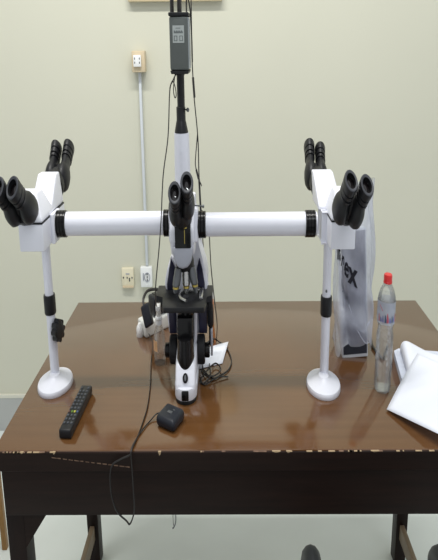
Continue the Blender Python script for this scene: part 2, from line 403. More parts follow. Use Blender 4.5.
# head
b = B()
yz([(1.405, T+.286), (1.40, T+.30), (1.395, T+.325), (1.43, T+.365), (1.50, T+.372), (1.53, T+.372), (1.545, T+.335), (1.53, T+.27), (1.42, T+.27)], CX-.042, CX+.034, .006, b, 3)
b.box(CX-.05, CX+.045, 1.425, 1.485, T+.29, T+.358, bev=.01, seg=3)
hd = b.build('viewing_head', 'white', ms)
# grey chin with a rounded lower edge
pts = [(-.034, .0), (.030, .0), (.030, -.014), (.024, -.03), (.012, -.041), (-.004, -.044), (-.018, -.041), (-.029, -.03), (-.034, -.014)]
B().prism(pts, (1, 0, 0), (0, 0, 1), (0, 1, 0), (CX, 1.392, T+.294), 0, .10, .006, 3).build('chin', 'chin', hd)
b = B().prism([(-.026, 0), (.024, 0), (.024, .055), (-.026, .055)], (1, 0, 0), (0, .0, 1), (0, 1, 0), (CX, 1.391, T+.291), 0, .01, .002)
b.m(1).box(CX+.004, CX+.0055, 1.3902, 1.392, T+.30, T+.328)
b.box(CX-.005, CX+.012, 1.385, 1.391, T+.330, T+.3325)
b.build('front_panel', ['gloss_black', 'brass'], hd)
b = B().tube([(CX+.030, 1.43, T+.364), (CX+.062, 1.42, T+.364)], .0016, n=8, smooth=0)
b.lathe([(0, 0), (.0032, 0), (.0032, .006), (0, .006)], (CX+.060, 1.42, T+.364), (1, 0, 0), n=12)
b.build('prism_lever', 'grey', hd)

def binocular(parent, pods, tips, hub, name='binocular'):
    """two pods swinging about one hub, each carrying an eyepiece"""
    b = B(); pods = [Vector(p) for p in pods]; tips = [Vector(p) for p in tips]
    ax = ((tips[0]-pods[0]).normalized()+(tips[1]-pods[1]).normalized()).normalized()
    mid = (pods[0]+pods[1])/2; hub = Vector(hub)
    hd_ = mid-hub
    b.lathe([(0, 0), (.027, 0), (.029, .004), (.029, hd_.length*.75), (.024, hd_.length+.004), (0, hd_.length+.006)], hub, hd_, n=28)
    for p, t in zip(pods, tips):
        L = (t-p).length; d = (t-p)
        b.lathe([(0, -.026), (.010, -.025), (.018, -.020), (.0235, -.010), (.0245, .002), (.0235, .014), (.0195, .026), (.0160, .033), (.0160, L-.022), (0, L-.022)], p, d, n=28, sx=.95, sy=1.18)
    b.lathe([(0, -.022), (.012, -.021), (.016, -.012), (.016, .014), (.010, .03), (0, .03)], mid, ax, n=20)
    bi = b.build(name, 'black', parent)
    for p, t in zip(pods, tips):
        L = (t-p).length; d = (t-p)
        e = B()
        e.lathe([(.0150, L-.042), (.0188, L-.041), (.0188, L-.036), (.0165, L-.0355), (.0165, L-.031), (.0190, L-.0305), (.0190, L-.022), (.0172, L-.0215), (.0172, L-.018), (.0195, L-.0165), (.0203, L-.003), (.0195, L)], p, d, n=28, cap=False, sx=.95, sy=1.15)
        e.m(2).lathe([(.0195, L), (.0180, L+.001), (.0140, L)], p, d, n=28, cap=False, sx=.95, sy=1.15)
        e.m(0).lathe([(.0140, L), (.0125, L-.006), (.0115, L-.014)], p, d, n=28, cap=False, sx=.95, sy=1.15)
        e.m(1).lathe([(.0122, L-.010), (.006, L-.0085), (0, L-.008)], p, d, n=24, cap=False, sx=.95, sy=1.15)
        e.build('eyepiece', ['black', 'lens', 'rubber'], bi)
    return bi
binocular(ms, [(-.1600, 1.380, 1.124), (-.1255, 1.380, 1.1355)], [(-.157, 1.325, 1.1673), (-.1203, 1.325, 1.1849)], (-.143, 1.415, 1.103))
# vertical camera tube
b = B().lathe([(.0265, 0), (.0250, .10), (.0235, .164), (.0, .165)], (-.1460, 1.465, T+.33), n=28, sx=1, sy=.9, cap=False)
b.lathe([(0, 0), (.0022, 0), (.0022, .004), (0, .004)], (-.1445, 1.4435, T+.462), (0, -1, 0), n=8)
tt = b.build('camera_tube', 'white', ms)
B().lathe([(.0, 0), (.0215, 0), (.0205, .004), (.0150, .021), (.0143, .022), (.0143, .046), (.0125, .047), (0, .047)], (-.1464, 1.465, T+.4945), n=28).build('tube_adapter', 'black', tt)
b = B().tube([(-.133, 1.465, T+.536), (-.124, 1.458, T+.536)], .0015, n=8, smooth=0)
b.lathe([(0, 0), (.004, 0), (.004, .005), (0, .005)], (-.126, 1.459, T+.536), (.7, -.6, 0), n=12)
b.build('thumbscrew', 'grey', tt)

# side observers
def bridge(x0, x1, c0, c1, zc):
    t = B().lathe([(0, 0), (.0232, 0), (.0232, x1-x0), (0, x1-x0)], (x0, 1.455, zc), (1, 0, 0), n=36).build('bridge_tube', 'white', ms)
    for a, b_ in (c0, c1):
        bb = B(); w = b_-a; pr = [(0, 0), (.0252, 0), (.0262, .002)]
        for k in range(3):
            q = w*(k+.7)/3.4; pr += [(.0262, q-.001), (.0250, q), (.0262, q+.001)]
        pr += [(.0262, w-.002), (.0252, w), (0, w)]
        bb.lathe(pr, (a, 1.455, zc), (1, 0, 0), n=36).build('collar', 'gloss_black', t)
bridge(-.556, -.186, (-.558, -.5255), (-.2100, -.180), 1.0850)
bridge(-.101, .286, (-.1060, -.073), (.2485, .281), 1.0815)

def wedge(parent, lo, hi, z0, h):
    """prism housing: a rectangle (x0, x1, y0, y1) on the block rising to a smaller one"""
    c = lambda r, z: [Vector((r[0], r[2], z)), Vector((r[1], r[2], z)), Vector((r[1], r[3], z)), Vector((r[0], r[3], z))]
    b = B(); a = [b.bm.verts.new(p) for p in c(lo, z0)]; d = [b.bm.verts.new(p) for p in c(lo, z0+.008)]; e = [b.bm.verts.new(p) for p in c(hi, z0+h)]
    b.bm.faces.new(a[::-1]); b.bm.faces.new(e)
    for p, q in ((a, d), (d, e)):
        for i in range(4): b.bm.faces.new((p[i], p[(i+1) % 4], q[(i+1) % 4], q[i]))
    bmesh.ops.bevel(b.bm, geom=b.bm.edges[:], offset=.004, segments=3, affect='EDGES', profile=.5)
    return b.build('prism_housing', 'white', parent)

def observer(bx, front_lo, front_hi, rear_lo, rear_hi, pole_x, zs, hw=.0375):
    # lower block with its seam at zs
    b = B().box(bx-hw, bx+hw, 1.362, 1.56, zs-.052, zs-.001, bev=.003)
    s = 1 if bx < 0 else -1
    b.box(bx+s*(hw-.002), bx+s*(hw+.012), 1.425, 1.487, zs-.054, zs+.004, bev=.004)
    b.m(1).box(bx-hw+.0005, bx+hw-.0005, 1.3625, 1.5595, zs-.0015, zs+.0012)
    blk = b.build('observer_block', ['white', 'black'], ms)
    wedge(blk, front_lo, front_hi, zs+.001, .050)
    wedge(blk, rear_lo, rear_hi, zs+.001, .063)
    # pole, clamp and foot
    py, fy, cz = (1.447, 1.432, .1475) if bx < 0 else (1.438, 1.418, .1435)
    p = B().lathe([(0, .018), (.0145, .018), (.0145, .155), (.0135, .155), (.0135, zs-.05-T), (0, zs-.05-T)], (pole_x, py, T), n=24).build('stand_pole', 'white', ms)
    B().lathe([(.0, 0), (.0175, 0), (.0185, .003), (.0185, .036), (.0175, .039), (0, .039)], (pole_x, py, T+cz), n=28).build('clamp_collar', 'black', p)
    if bx < 0:
        kd = (.85, -.35, 0); kz = T+.1155
        b = B().lathe([(0, .010), (.006, .010), (.006, .026), (0, .026)], (pole_x, py, kz), kd, n=12)
        pr = [(0, .016), (.017, .017), (.0195, .020), (.0195, .034), (.0175, .037), (.009, .038), (0, .038)]
        b.lathe(pr, (pole_x, py, kz), kd, n=40)
        for k in range(8):
            A = 2*PI*k/8; r, u, d = axes(kd)
            b.lathe([(0, .018), (.006, .018), (.006, .036), (0, .036)], Vector((pole_x, py, kz))+r*math.cos(A)*.018+u*math.sin(A)*.018, kd, n=12)
        b.build('clamp_knob', 'black', p)
    else:
        B().lathe([(0, 0), (.003, 0), (.003, .003), (0, .003)], (pole_x-.004, py-.0125, T+.196), (0, -1, 0), n=10).build('set_screw', 'grey', p)
    B().lathe([(0, 0), (.0565, 0), (.0575, .002), (.0575, .008), (.0555, .0115), (.036, .017), (.020, .022), (.0165, .026), (0, .026)], (pole_x+(.005 if bx < 0 else -.006), fy, T), n=48, sx=.97, sy=1.16).build('stand_foot', 'white', ms)

observer(-.605, (-.6425, -.5675, 1.362, 1.462), (-.655, -.592, 1.395, 1.44), (-.640, -.570, 1.450, 1.56), (-.638, -.576, 1.525, 1.556), -.598, 1.106)
observer(.350, (.3125, .3875, 1.362, 1.462), (.328, .392, 1.395, 1.44), (.290, .367, 1.450, 1.56), (.283, .350, 1.525, 1.556), .3215, 1.106)
binocular(ms, [(-.634, 1.330, 1.137), (-.594, 1.337, 1.139)], [(-.6475, 1.27, 1.1872), (-.6085, 1.275, 1.1868)], (-.606, 1.378, 1.130))
binocular(ms, [(.3300, 1.327, 1.136), (.372, 1.322, 1.130)], [(.3435, 1.27, 1.1945), (.3870, 1.265, 1.1880)], (.352, 1.375, 1.130))
binocular(ms, [(-.633, 1.635, 1.146), (-.590, 1.625, 1.144)], [(-.6321, 1.70, 1.2015), (-.5862, 1.70, 1.2025)], (-.602, 1.572, 1.132))
binocular(ms, [(.296, 1.632, 1.142), (.3325, 1.635, 1.141)], [(.299, 1.70, 1.2000), (.3388, 1.70, 1.192)], (.316, 1.572, 1.132))

# ------------------------------------------------------------------ camera on the microscope
cm = thing('camera', 'grey box camera with pale sticker on top of the microscope tube', 'camera', (-.1455, 1.465, T+.5415))
B().lathe([(0, 0), (.0118, 0), (.0118, .055), (.0150, .059), (0, .059)], (-.1455, 1.465, T+.5415), n=24).build('adapter_tube', 'black', cm)
b = B().box(-.1715, -.1155, 1.425, 1.505, T+.607, T+.6975, bev=.004)
b.m(1).box(-.1185, -.1145, 1.428, 1.502, T+.609, T+.6965, bev=.0015)
bd = b.build('body', ['cam_grey', 'cam_side'], cm)
B().box(-.1735, -.1135, 1.424, 1.506, T+.698, T+.7045, bev=.002).build('top_cap', 'black', cm)
B().prism([(-.0285, .006), (-.025, 0), (.025, 0), (.0285, .006)], (1, 0, 0), (0, 0, 1), (0, 1, 0), (-.1435, 1.424, T+.6005), 0, .082, .001).build('bottom_cap', 'black', cm)
b = B().box(-.1615, -.1275, 1.4238, 1.426, T+.6535, T+.6825)
sk = b.build('sticker', 'sticker', cm)
b = B(); y = 1.4234
b.box(-.1525, -.1385, y, y+.001, T+.6775, T+.6785)
b.box(-.158, -.131, y, y+.001, T+.6695, T+.6725)
for x in (-.158, -.151, -.144, -.137): b.box(x, x+.004, y, y+.001, T+.6725, T+.674)
for x in (-.158, -.1415):
    b.box(x, x+.010, y, y+.001, T+.6565, T+.6575); b.box(x, x+.010, y, y+.001, T+.6645, T+.6655)
    b.box(x, x+.002, y, y+.001, T+.6565, T+.6655); b.box(x+.008, x+.010, y, y+.001, T+.6565, T+.6655)
b.build('sticker_print', 'ink', sk)

CT = T+.7045
def cable(label, parts, name='cable', m='cable', cat='cable', group=None):
    b = B()
    for pts, r in parts: b.tube(pts, r, n=8, smooth=5)
    return tag(b.build(name, m, origin=parts[0][0][0]), label, cat, group)
cable('thick black cable plugged into left of camera top', [([(-.165, 1.455, CT), (-.165, 1.455, CT+.022), (-.163, 1.458, CT+.09), (-.16, 1.47, CT+.2), (-.16, 1.5, CT+.32)], lambda t: .0062 if t < .3 else .0034)])
cable('thick black cable plugged into middle of camera top', [([(-.1425, 1.455, CT), (-.1425, 1.455, CT+.025), (-.1405, 1.458, CT+.09), (-.135, 1.47, CT+.2), (-.13, 1.5, CT+.32)], lambda t: .0072 if t < .3 else .0036)])
cable('thin black cable arching out of right of camera top', [([(-.1215, 1.455, CT), (-.1215, 1.455, CT+.016), (-.120, 1.455, CT+.026), (-.1165, 1.456, CT+.0245), (-.1105, 1.46, CT+.002), (-.108, 1.465, T+.66), (-.108, 1.47, T+.62)], .0022)])

# ------------------------------------------------------------------ cables around the microscope
cable('thin black cable hanging left of the camera down past the left bridge tube',
      [([(-.158, 1.46, T+.600), (-.168, 1.45, T+.588), (-.1775, 1.445, T+.57), (-.186, 1.44, T+.49), (-.203, 1.425, T+.42), (-.213, 1.42, T+.34), (-.224, 1.425, T+.28), (-.241, 1.44, T+.205), (-.2525, 1.50, T+.15), (-.262, 1.66, T+.06), (-.28, 1.72, T+.045)], .0016),
       ([(-.1775, 1.445, T+.575), (-.168, 1.443, T+.588), (-.160, 1.443, T+.577), (-.158, 1.445, T+.562), (-.163, 1.445, T+.560), (-.166, 1.447, T+.575), (-.160, 1.452, T+.601)], .0014)])
cable('black cable with thick ferrite bead hanging right of the camera tube',
      [([(-.111, 1.50, CT+.32), (-.110, 1.50, CT+.10), (-.1105, 1.50, CT-.02), (-.111, 1.50, T+.63), (-.109, 1.50, T+.59), (-.106, 1.50, T+.55), (-.097, 1.50, T+.48), (-.0955, 1.50, T+.41), (-.092, 1.505, T+.36), (-.091, 1.55, T+.295), (-.0915, 1.605, T+.24), (-.088, 1.615, T+.18), (-.078, 1.63, T+.08), (-.06, 1.65, T+.003)], .0018),
       ([(-.109, 1.50, T+.592), (-.1075, 1.50, T+.575), (-.1055, 1.50, T+.555)], .0036),
       ([(-.0975, 1.50, T+.49), (-.106, 1.497, T+.44), (-.1055, 1.497, T+.425), (-.098, 1.497, T+.405), (-.087, 1.497, T+.388)], .0016),
       ([(-.104, 1.497, T+.42), (-.097, 1.497, T+.402)], .003),
       ([(-.0955, 1.50, T+.40), (-.0915, 1.50, T+.335)], .0032)])
cable('thin dark cable dropping from behind the right bridge tube to the stage',
      [([(-.09, 1.50, T+.34), (-.075, 1.495, T+.33), (-.0655, 1.495, T+.30), (-.062, 1.495, T+.255), (-.061, 1.535, T+.21), (-.052, 1.57, T+.13), (-.045, 1.62, T+.06), (-.05, 1.66, T+.003)], .0017)])
zc = T+.003
cable('tangled black cables looping on the table right of the microscope base',
      [([(-.085, 1.60, zc+.02), (-.06, 1.65, zc+.01), (-.037, 1.655, zc), (-.01, 1.62, zc), (.008, 1.55, zc), (-.002, 1.50, zc), (-.03, 1.47, zc), (-.06, 1.455, zc), (-.092, 1.50, zc), (-.10, 1.56, zc)], .0017),
       ([(-.10, 1.50, zc), (-.08, 1.46, zc+.003), (-.05, 1.46, zc+.004), (-.03, 1.49, zc+.004), (-.05, 1.52, zc+.005), (-.08, 1.48, zc+.005), (-.10, 1.45, zc)], .0017),
       ([(-.102, 1.44, zc), (-.085, 1.425, zc), (-.06, 1.44, zc+.002), (-.035, 1.455, zc+.003), (-.004, 1.462, zc)], .0016),
       ([(-.072, 1.53, zc), (-.068, 1.49, zc+.006), (-.066, 1.45, zc+.006), (-.09, 1.43, zc), (-.102, 1.46, zc)], .0016)])
# adapter in front with its cable
ad = thing('power_adapter', 'small black rounded adapter lying near the front edge of the table', 'adapter', (-.181, 1.272, T))
rz = math.radians(-28)
mt = Matrix.Translation((-.181, 1.266, T)) @ Matrix.Rotation(rz, 4, 'Z')
b = B().box(-.034, .034, -.032, .032, 0, .023, bev=.0105, seg=5, mtx=mt); b.build('case', 'adapter', ad)
b = B().box(-.008, .008, -.006, .003, .0225, .0234, bev=.001, mtx=mt); b.box(.004, .01, .008, .012, .0225, .0234, mtx=mt); b.build('printed_mark', 'grey', ad)
f = TY0-.004
cable('thin black cable from front adapter looping over the table edge and back to strip',
      [([(-.214, 1.28, T+.012), (-.226, 1.283, T+.010), (-.245, 1.268, T+.003), (-.262, 1.235, T+.003), (-.276, 1.195, T+.003), (-.281, 1.168, T+.0035), (-.281, f-.003, T-.004), (-.280, f-.004, T-.02), (-.279, f-.004, .70), (-.279, f-.003, .655), (-.285, f-.003, .636), (-.295, f-.003, .624), (-.304, f-.003, .631), (-.331, f-.003, .651), (-.344, f-.003, .69), (-.3385, f-.004, .735), (-.31, f-.004, .750), (-.284, f-.003, T-.003), (-.279, 1.168, T+.0035), (-.270, 1.22, T+.003), (-.264, 1.28, T+.003), (-.262, 1.33, T+.003), (-.268, 1.42, T+.003), (-.283, 1.53, T+.004), (-.29, 1.62, T+.012), (-.312, 1.665, T+.02)], .0015)])
cable('short grey wire hanging below the table apron', [([(-.1785, 1.3, .64), (-.1785, 1.3, .56), (-.179, 1.3, .535), (-.184, 1.3, .523), (-.19, 1.3, .518)], .0018), ([(-.19, 1.31, .64), (-.189, 1.31, .53), (-.187, 1.31, .52)], .0012)], name='wire', m='grey_cable', cat='wire')
cable('dark cable lying behind the bag and the water bottle', [([(.55, 1.80, zc), (.545, 1.74, zc), (.553, 1.68, zc), (.545, 1.62, zc), (.56, 1.55, zc), (.575, 1.58, zc), (.60, 1.62, zc), (.585, 1.54, zc), (.572, 1.50, zc)], .0026)])

# ------------------------------------------------------------------ things on the left of the table
# power strip with adapter
ps = thing('power_strip', 'white power strip on table behind the small spray bottle', 'power strip', (-.31, 1.755, T))
ang = math.radians(42); mt = Matrix.Translation((-.285, 1.765, T)) @ Matrix.Rotation(ang, 4, 'Z')
B().box(-.085, .085, -.03, .03, 0, .036, bev=.006, seg=3, mtx=mt).build('body', 'strip', ps)
for k in (-.005, .05):
    b = B().box(k-.018, k+.018, -.02, .02, .0355, .0372, bev=.001, mtx=mt)
    b.m(1)
    for px, py in ((-.008, .008), (.008, .008), (0, -.008)): b.box(k+px-.002, k+px+.002, py-.004, py+.004, .0368, .0376, mtx=mt)
    b.build('socket', ['socket_white', 'hole'], ps)
b = B().box(.066, .078, -.01, .01, .0355, .040, bev=.001, mtx=mt); b.build('rocker_switch', 'key_green', ps)
pa = thing('power_adapter', 'black plug-in adapter leaning on the white power strip', 'adapter', (-.325, 1.70, T+.03))
mt2 = Matrix.Translation((-.319, 1.685, T+.058)) @ Matrix.Rotation(math.radians(-22), 4, 'Y') @ Matrix.Rotation(math.radians(-18), 4, 'X')
B().box(-.0165, .0165, -.014, .014, -.027, .027, bev=.006, seg=3, mtx=mt2).build('case', 'adapter', pa)
B().tube([(-.331, 1.692, T+.077), (-.336, 1.705, T+.09), (-.325, 1.735, T+.1), (-.295, 1.75, T+.1), (-.265, 1.76, T+.092), (-.24, 1.77, T+.078)], .0034, n=8, smooth=5).build('cord', 'cable', pa)
pb = thing('power_adapter', 'dark square adapter plugged in behind the leaning black adapter', 'adapter', (-.285, 1.765, T+.037))
B().box(-.036, .036, -.024, .024, .0376, .085, bev=.006, seg=3, mtx=mt).build('case', 'adapter', pb)
B().box(-.02, .02, -.02, .02, .0846, .0862, bev=.001, mtx=mt).build('label_panel', 'gloss_black', pb)
b = B().lathe([(0, 0), (.013, 0), (.0145, .003), (.0145, .018), (.012, .024), (.006, .032), (0, .033)], (-.354, 1.705, T), (0, 0, 1), n=16, sx=1)
tag(b.build('power_plug', 'socket_white', origin=(-.354, 1.705, T)), 'white plug standing at left end of power strip', 'plug')
# spray bottle
sb = thing('spray_bottle', 'small clear spray bottle with orange label left of the microscope', 'bottle', (-.252, 1.545, T))
O = (-.252, 1.545, T)
B().lathe([(0, 0), (.019, 0), (.0205, .003), (.0205, .055), (.019, .068), (.011, .084), (.0095, .088), (.0095, .094)], O, n=28, cap=False).build('body', 'spray', sb)
b = B(); b.grid(lambda u, v: Vector((O[0]+.0209*math.cos(PI*(1.08+.34*u)), O[1]+.0209*math.sin(PI*(1.08+.34*u)), O[2]+.032+.024*v)), 12, 4)
b.build('label', 'orange', sb)
b = B().lathe([(.0, .088), (.0115, .088), (.012, .09), (.012, .104), (.009, .107), (.0065, .109), (.0065, .124), (.0, .125)], O, n=20)
b.box(O[0]-.007, O[0]+.007, O[1]-.018, O[1]+.006, T+.122, T+.132, bev=.002)
b.build('spray_head', 'socket_white', sb)
B().lathe([(.009, .132), (.0095, .133), (.0092, .104), (.0125, .1), (.0125, .098)], O, n=20, cap=False).build('cap', 'spray', sb)
# remote
rm = thing('remote_control', 'black remote control with coloured keys lying left of front adapter', 'remote control', (-.495, 1.315, T))
d = Vector((.018, .195, 0)); L = .186; a = math.atan2(-.012, .2)
mt = Matrix.Translation((-.479, 1.300, T)) @ Matrix.Rotation(a, 4, 'Z')
b = B().box(-.0185, .0185, -L/2, L/2, 0, .018, bev=.004, seg=3, mtx=mt); b.build('case', 'black', rm)
random.seed(3)
for r in range(11):
    for c in range(4 if r == 3 else 3):
        yy = -L/2+.026+r*.0145
        if r == 3: xx = -.0123+c*.0082; mm = ('key_red', 'key_green', 'key_yellow', 'key_blue')[c]; hw = .003
        else: xx = -.0108+c*.0108; mm = 'key'; hw = .0034
        if r == 10 and c == 1: continue
        B().box(xx-hw, xx+hw, yy-.0035, yy+.0035, .0175, .0198, bev=.001, seg=1, mtx=mt).build('key', mm, rm)
# card
b = B().grid(lambda u, v: Vector((-.11+.085*u+.012*v+.01*u*v, 1.505+.03*u+.115*v, T+.0012+.004*u*v)), 6, 6)
cd = b.build('card', 'paper', origin=(-.06, 1.55, T)); tag(cd, 'white paper card on table right of the microscope base', 'card')
md = cd.modifiers.new('thick', 'SOLIDIFY'); md.thickness = .0008; md.offset = 1
# orange tube behind the stage
OX = -.0725
b = B().lathe([(0, 0), (.009, 0), (.009, .058), (.0075, .062)], (OX, 1.80, T), n=18, cap=False)
ot = thing('glue_tube', 'orange tube with white cap partly hidden behind the microscope stage', 'tube', (OX, 1.80, T))
b.build('barrel', 'orange_tube', ot)
B().lathe([(0, .06), (.009, .06), (.009, .074), (.006, .079), (0, .079)], (OX, 1.80, T), n=18).build('cap', 'socket_white', ot)

# ------------------------------------------------------------------ right of the table
# box inside the bag
bx = thing('box', 'dark flat box with white edge standing inside the plastic bag', 'box', (.465, 1.585, T))
tl = Matrix.Translation((.463, 1.566, T)) @ Matrix.Rotation(math.radians(-9), 4, 'X') @ Matrix.Rotation(math.radians(-3), 4, 'Y')
b = B().box(-.047, .047, 0, .034, 0, .28, bev=.003, mtx=tl); b.build('case', 'box_white', bx)
B().box(-.043, .043, -.0012, .001, .008, .274, bev=.0004, seg=1, mtx=tl).build('front_panel', 'box_dark', bx)
B().box(-.042, .042, -.0018, -.0010, .009, .030, mtx=tl).build('lower_band', 'box_base', bx)
# bag: a crumpled sack
def bagpt(u, v):
    a = 2*PI*u; fr = max(0, -math.sin(a))**.5*min(1, max(0, (math.cos(a)+.75)*2.5)); z = T+.012+.345*v+.028*fr*max(0, 1-v*2.5)
    hw = .065+.004*math.sin(3*v)-.004*v; hd = .058-.028*v
    cx = .459+.002*v; cy = 1.60+.05*v
    ce, se = math.cos(a), math.sin(a)
    x = cx+hw*math.copysign(abs(ce)**.6, ce); y = cy+hd*math.copysign(abs(se)**.7, se)
    k = .0045
    x += k*math.sin(9*a+7*v)*(.5+v*.5)+.004*math.sin(14*v+2*a)
    y += k*math.sin(7*a+11*v)+.006*math.sin(23*v+3*a)*(1-v)
    sag = .016*max(0, 1-v*6)*(1 if se < 0 else .3)*(1-abs(ce))
    # slanted top and hem
    z += v*.02*(x-.464)/.07-.0*sag + (.010 if v == 0 else 0)*math.sin(5*a)
    return Vector((x, y, z))
bg = thing('plastic_bag', 'translucent white plastic bag with dark lettering behind right stand', 'bag', (.464, 1.60, T))
b = B(); b.grid(bagpt, 72, 44, wrap=True)
b.build('sack', 'bag', bg, recalc=False, sharp=60)
def bag_y(x, z):
    v = min(1, max(0, (z-T-.012)/.345))
    return min((abs(q.x-x), q.y) for q in (bagpt(.5+.5*k/120, v) for k in range(121)))[1]
b = B()
# rolled folds that catch the light
for pts, r in (([(.432, .12), (.455, .082), (.485, .066), (.512, .082)], .0017), ([(.42, .10), (.45, .080), (.485, .046), (.512, .038)], .0014), ([(.497, .16), (.488, .11), (.495, .066)], .0014), ([(.415, .06), (.42, .14), (.418, .21)], .0012)):
    b.tube([(x, bag_y(x, T+z)-.001, T+z) for x, z in pts], r, n=6)
b.build('fold', 'bag', bg)
def on_bag(b):
    """lay lettering on the near side of the sack"""
    for p in b.bm.verts: p.co.y = bag_y(p.co.x, p.co.z)-.0018
b = B()
UP = Vector((.12, 0, 1))
b.text('m', .050, (.400, 1.56, .985), Vector((.32, 0, -.10)), UP, bold=.0015)
b.text('n', .050, (.411, 1.56, .972), Vector((.35, 0, -.18)), UP, bold=.001)
b.text('e', .058, (.4225, 1.56, .958), Vector((.62, 0, -.30)), UP, bold=.0012)
b.text('x', .062, (.4455, 1.56, .943), Vector((.95, 0, -.36)), UP, bold=.0018)
on_bag(b); b.build('lettering', 'bag_ink', bg, recalc=False)
b = B()
b.text('Imaged', .022, (.420, 1.56, .905), Vector((.42, 0, -.62)), UP)
on_bag(b); b.build('small_lettering', 'bag_ink2', bg, recalc=False)

# water bottle
wb = thing('water_bottle', 'clear plastic water bottle with red cap at right of the table', 'bottle', (.509, 1.405, T))
O = (.509, 1.405, T); K = .80
pr = [(0, .004), (.020, .003), (.027, 0), (.0315, .004), (.0335, .012)]
for k in range(6):
    z = .018+k*.0165; pr += [(.0335, z), (.0315, z+.005), (.0335, z+.010)]
pr += [(.0325, .118), (.0285, .126), (.0285, .132), (.0335, .140), (.0345, .148), (.0345, .182), (.0325, .194), (.027, .204), (.019, .213), (.0135, .218), (.0125, .222), (.0125, .228)]
B().lathe(pr, O, n=36, cap=False, sx=K, sy=K).build('body', 'pet', wb)
pw = [(0, .006)]+[(r-.0015, z) for r, z in pr[3:] if z < .2]
pw = [(0, .006)]+[(r-.0016, z+.001) for r, z in pr[3:-4] if z < .196]; pw.append((0, pw[-1][1]))
B().lathe(pw, O, n=36, cap=False, sx=K, sy=K).build('water', 'water', wb)
B().lathe([(.0349, .142), (.0351, .150), (.0351, .186)], O, n=36, cap=False, sx=K, sy=K).build('label', 'bottle_label', wb)
b = B()
for k, (a0, h, w, mi) in enumerate([(200, .016, 9, 0), (212, .010, 12, 1), (228, .014, 10, 1), (243, .016, 12, 2), (256, .020, 13, 0), (272, .010, 12, 1), (288, .014, 10, 2), (302, .010, 12, 1), (318, .018, 11, 0), (332, .012, 9, 1)]):
    pts = []
    for t in range(5):
        A = math.radians(a0+w*(t/4)); 
        hh = h*(1-abs(t/4-.35)*1.2)
        pts.append((A, max(.003, hh)))
    b.m(mi)
    for (A, h0), (A2, h1) in zip(pts, pts[1:]):
        q = [Vector((O[0]+.0354*K*math.cos(x), O[1]+.0354*K*math.sin(x), T+zz)) for x, zz in ((A, .147), (A2, .147), (A2, .149+h1), (A, .149+h0))]
        vs = [b.bm.verts.new(p) for p in q]; fc = b.bm.faces.new(vs); fc.material_index = mi
for A0, zz in ((205, .178), (214, .175), (222, .171)):
    A, A2 = math.radians(A0), math.radians(A0+7)
    vs = [b.bm.verts.new(Vector((O[0]+.0354*K*math.cos(x), O[1]+.0354*K*math.sin(x), T+z_))) for x, z_ in ((A, zz), (A2, zz-.003), (A2, zz), (A, zz+.003))]
    b.bm.faces.new(vs).material_index = 0
b.build('label_print', ['label_red', 'label_blue', 'key_blue'], wb, recalc=False)
b = B(); pc = [(0, .2265)]
n = 36
b.lathe([(.0, .2185), (.0135, .2185), (.0135, .2215), (.0128, .222), (.0130, .232), (.0115, .235), (0, .235)], O, n=n)
b.build('cap', 'red', wb)

# papers
st_ = thing('paper_stack', 'stack of white papers under the curled sheet on the right', 'paper', (.72, 1.52, T))
pts = [(.555, 1.615), (.60, 1.665), (.98*.86, 1.60), (.835, 1.36), (.66, 1.33)]
b = B().prism([(.603, 1.565), (.625, 1.578), (.83, 1.55), (.83, 1.32), (.61, 1.39), (.578, 1.42)], (1, 0, 0), (0, 1, 0), (0, 0, 1), (0, 0, 0), T+.0005, T+.016)
b.build('pages', 'paper_edge', st_)
def curl(u, v):
    x = .612+.225*u-.022*v; y = 1.556-.026*u-.15*v
    k = math.exp(-(u/.30)**2)
    zz = T+.0175+.026*k*(1-.45*v)+.006*math.sin(PI*u*1.6+.9)*(1-v)+.004
    if u < .14:
        t = 1-u/.14; zz -= (.026*(1-.45*v)+.004)*t*t; x += .010*t*t-.006*math.sin(PI*t)
    if v < .15: y -= .004*(1-v/.15); zz -= .006*(1-v/.15)*k
    return Vector((x, y, zz))
b = B(); b.grid(curl, 40, 16)
cs = b.build('paper_sheet', 'paper', origin=(.72, 1.5, T+.0165)); tag(cs, 'white sheet curled up along its edge on top of paper stack', 'paper')
md = cs.modifiers.new('thick', 'SOLIDIFY'); md.thickness = .0008; md.offset = 1
A_, B_, C_, D_ = Vector((.4925, 1.3078, T+.004)), Vector((.629, 1.13, T+.030)), Vector((.79, 1.31, T+.058)), Vector((.650, 1.475, T+.046))
def flat(u, v):
    p = A_.lerp(B_, u).lerp(D_.lerp(C_, u), v); return p+Vector((0, 0, .016*v*(1-v)))
b = B(); b.grid(flat, 14, 18)
fs = b.build('paper_sheet', 'paper', origin=(.66, 1.36, T)); tag(fs, 'large flat white sheet with its corner pointing at the table front', 'paper')
md = fs.modifiers.new('thick', 'SOLIDIFY'); md.thickness = .0008; md.offset = 1

# ------------------------------------------------------------------ on the wall
def wbox(x0, x1, z0, z1, d, bev=.004, bb=None, y1=WY): return (bb or B()).box(x0, x1, y1-d, y1, z0, z1, bev=bev, seg=2)
jb = thing('socket_box', 'beige box with white socket high on the wall', 'socket', (-.496, WY, 1.32))
wbox(-.533, -.460, 1.325, 1.393, .05).build('box', 'beige_box', jb)
p = wbox(-.5225, -.480, 1.343, 1.380, .012, .002, y1=WY-.049).build('socket_plate', 'socket_white', jb)
for x in (-.5165, -.490):
    for z in (1.356, 1.369): wbox(x, x+.004, z-.003, z+.003, .002, 0, y1=WY-.060).build('socket_hole', 'hole', p)
tag(B().box(-.505, -.4895, WY-.02, WY, .655, 1.3275, bev=.003).build('conduit', 'conduit', origin=(-.497, WY, .655)), 'pale plastic conduit running down wall between two sockets', 'conduit')
ws = thing('wall_socket', 'white wall socket at foot of conduit', 'socket', (-.503, WY, .615))
p = wbox(-.538, -.468, .577, .652, .028, .004).build('plate', 'socket_white', ws)
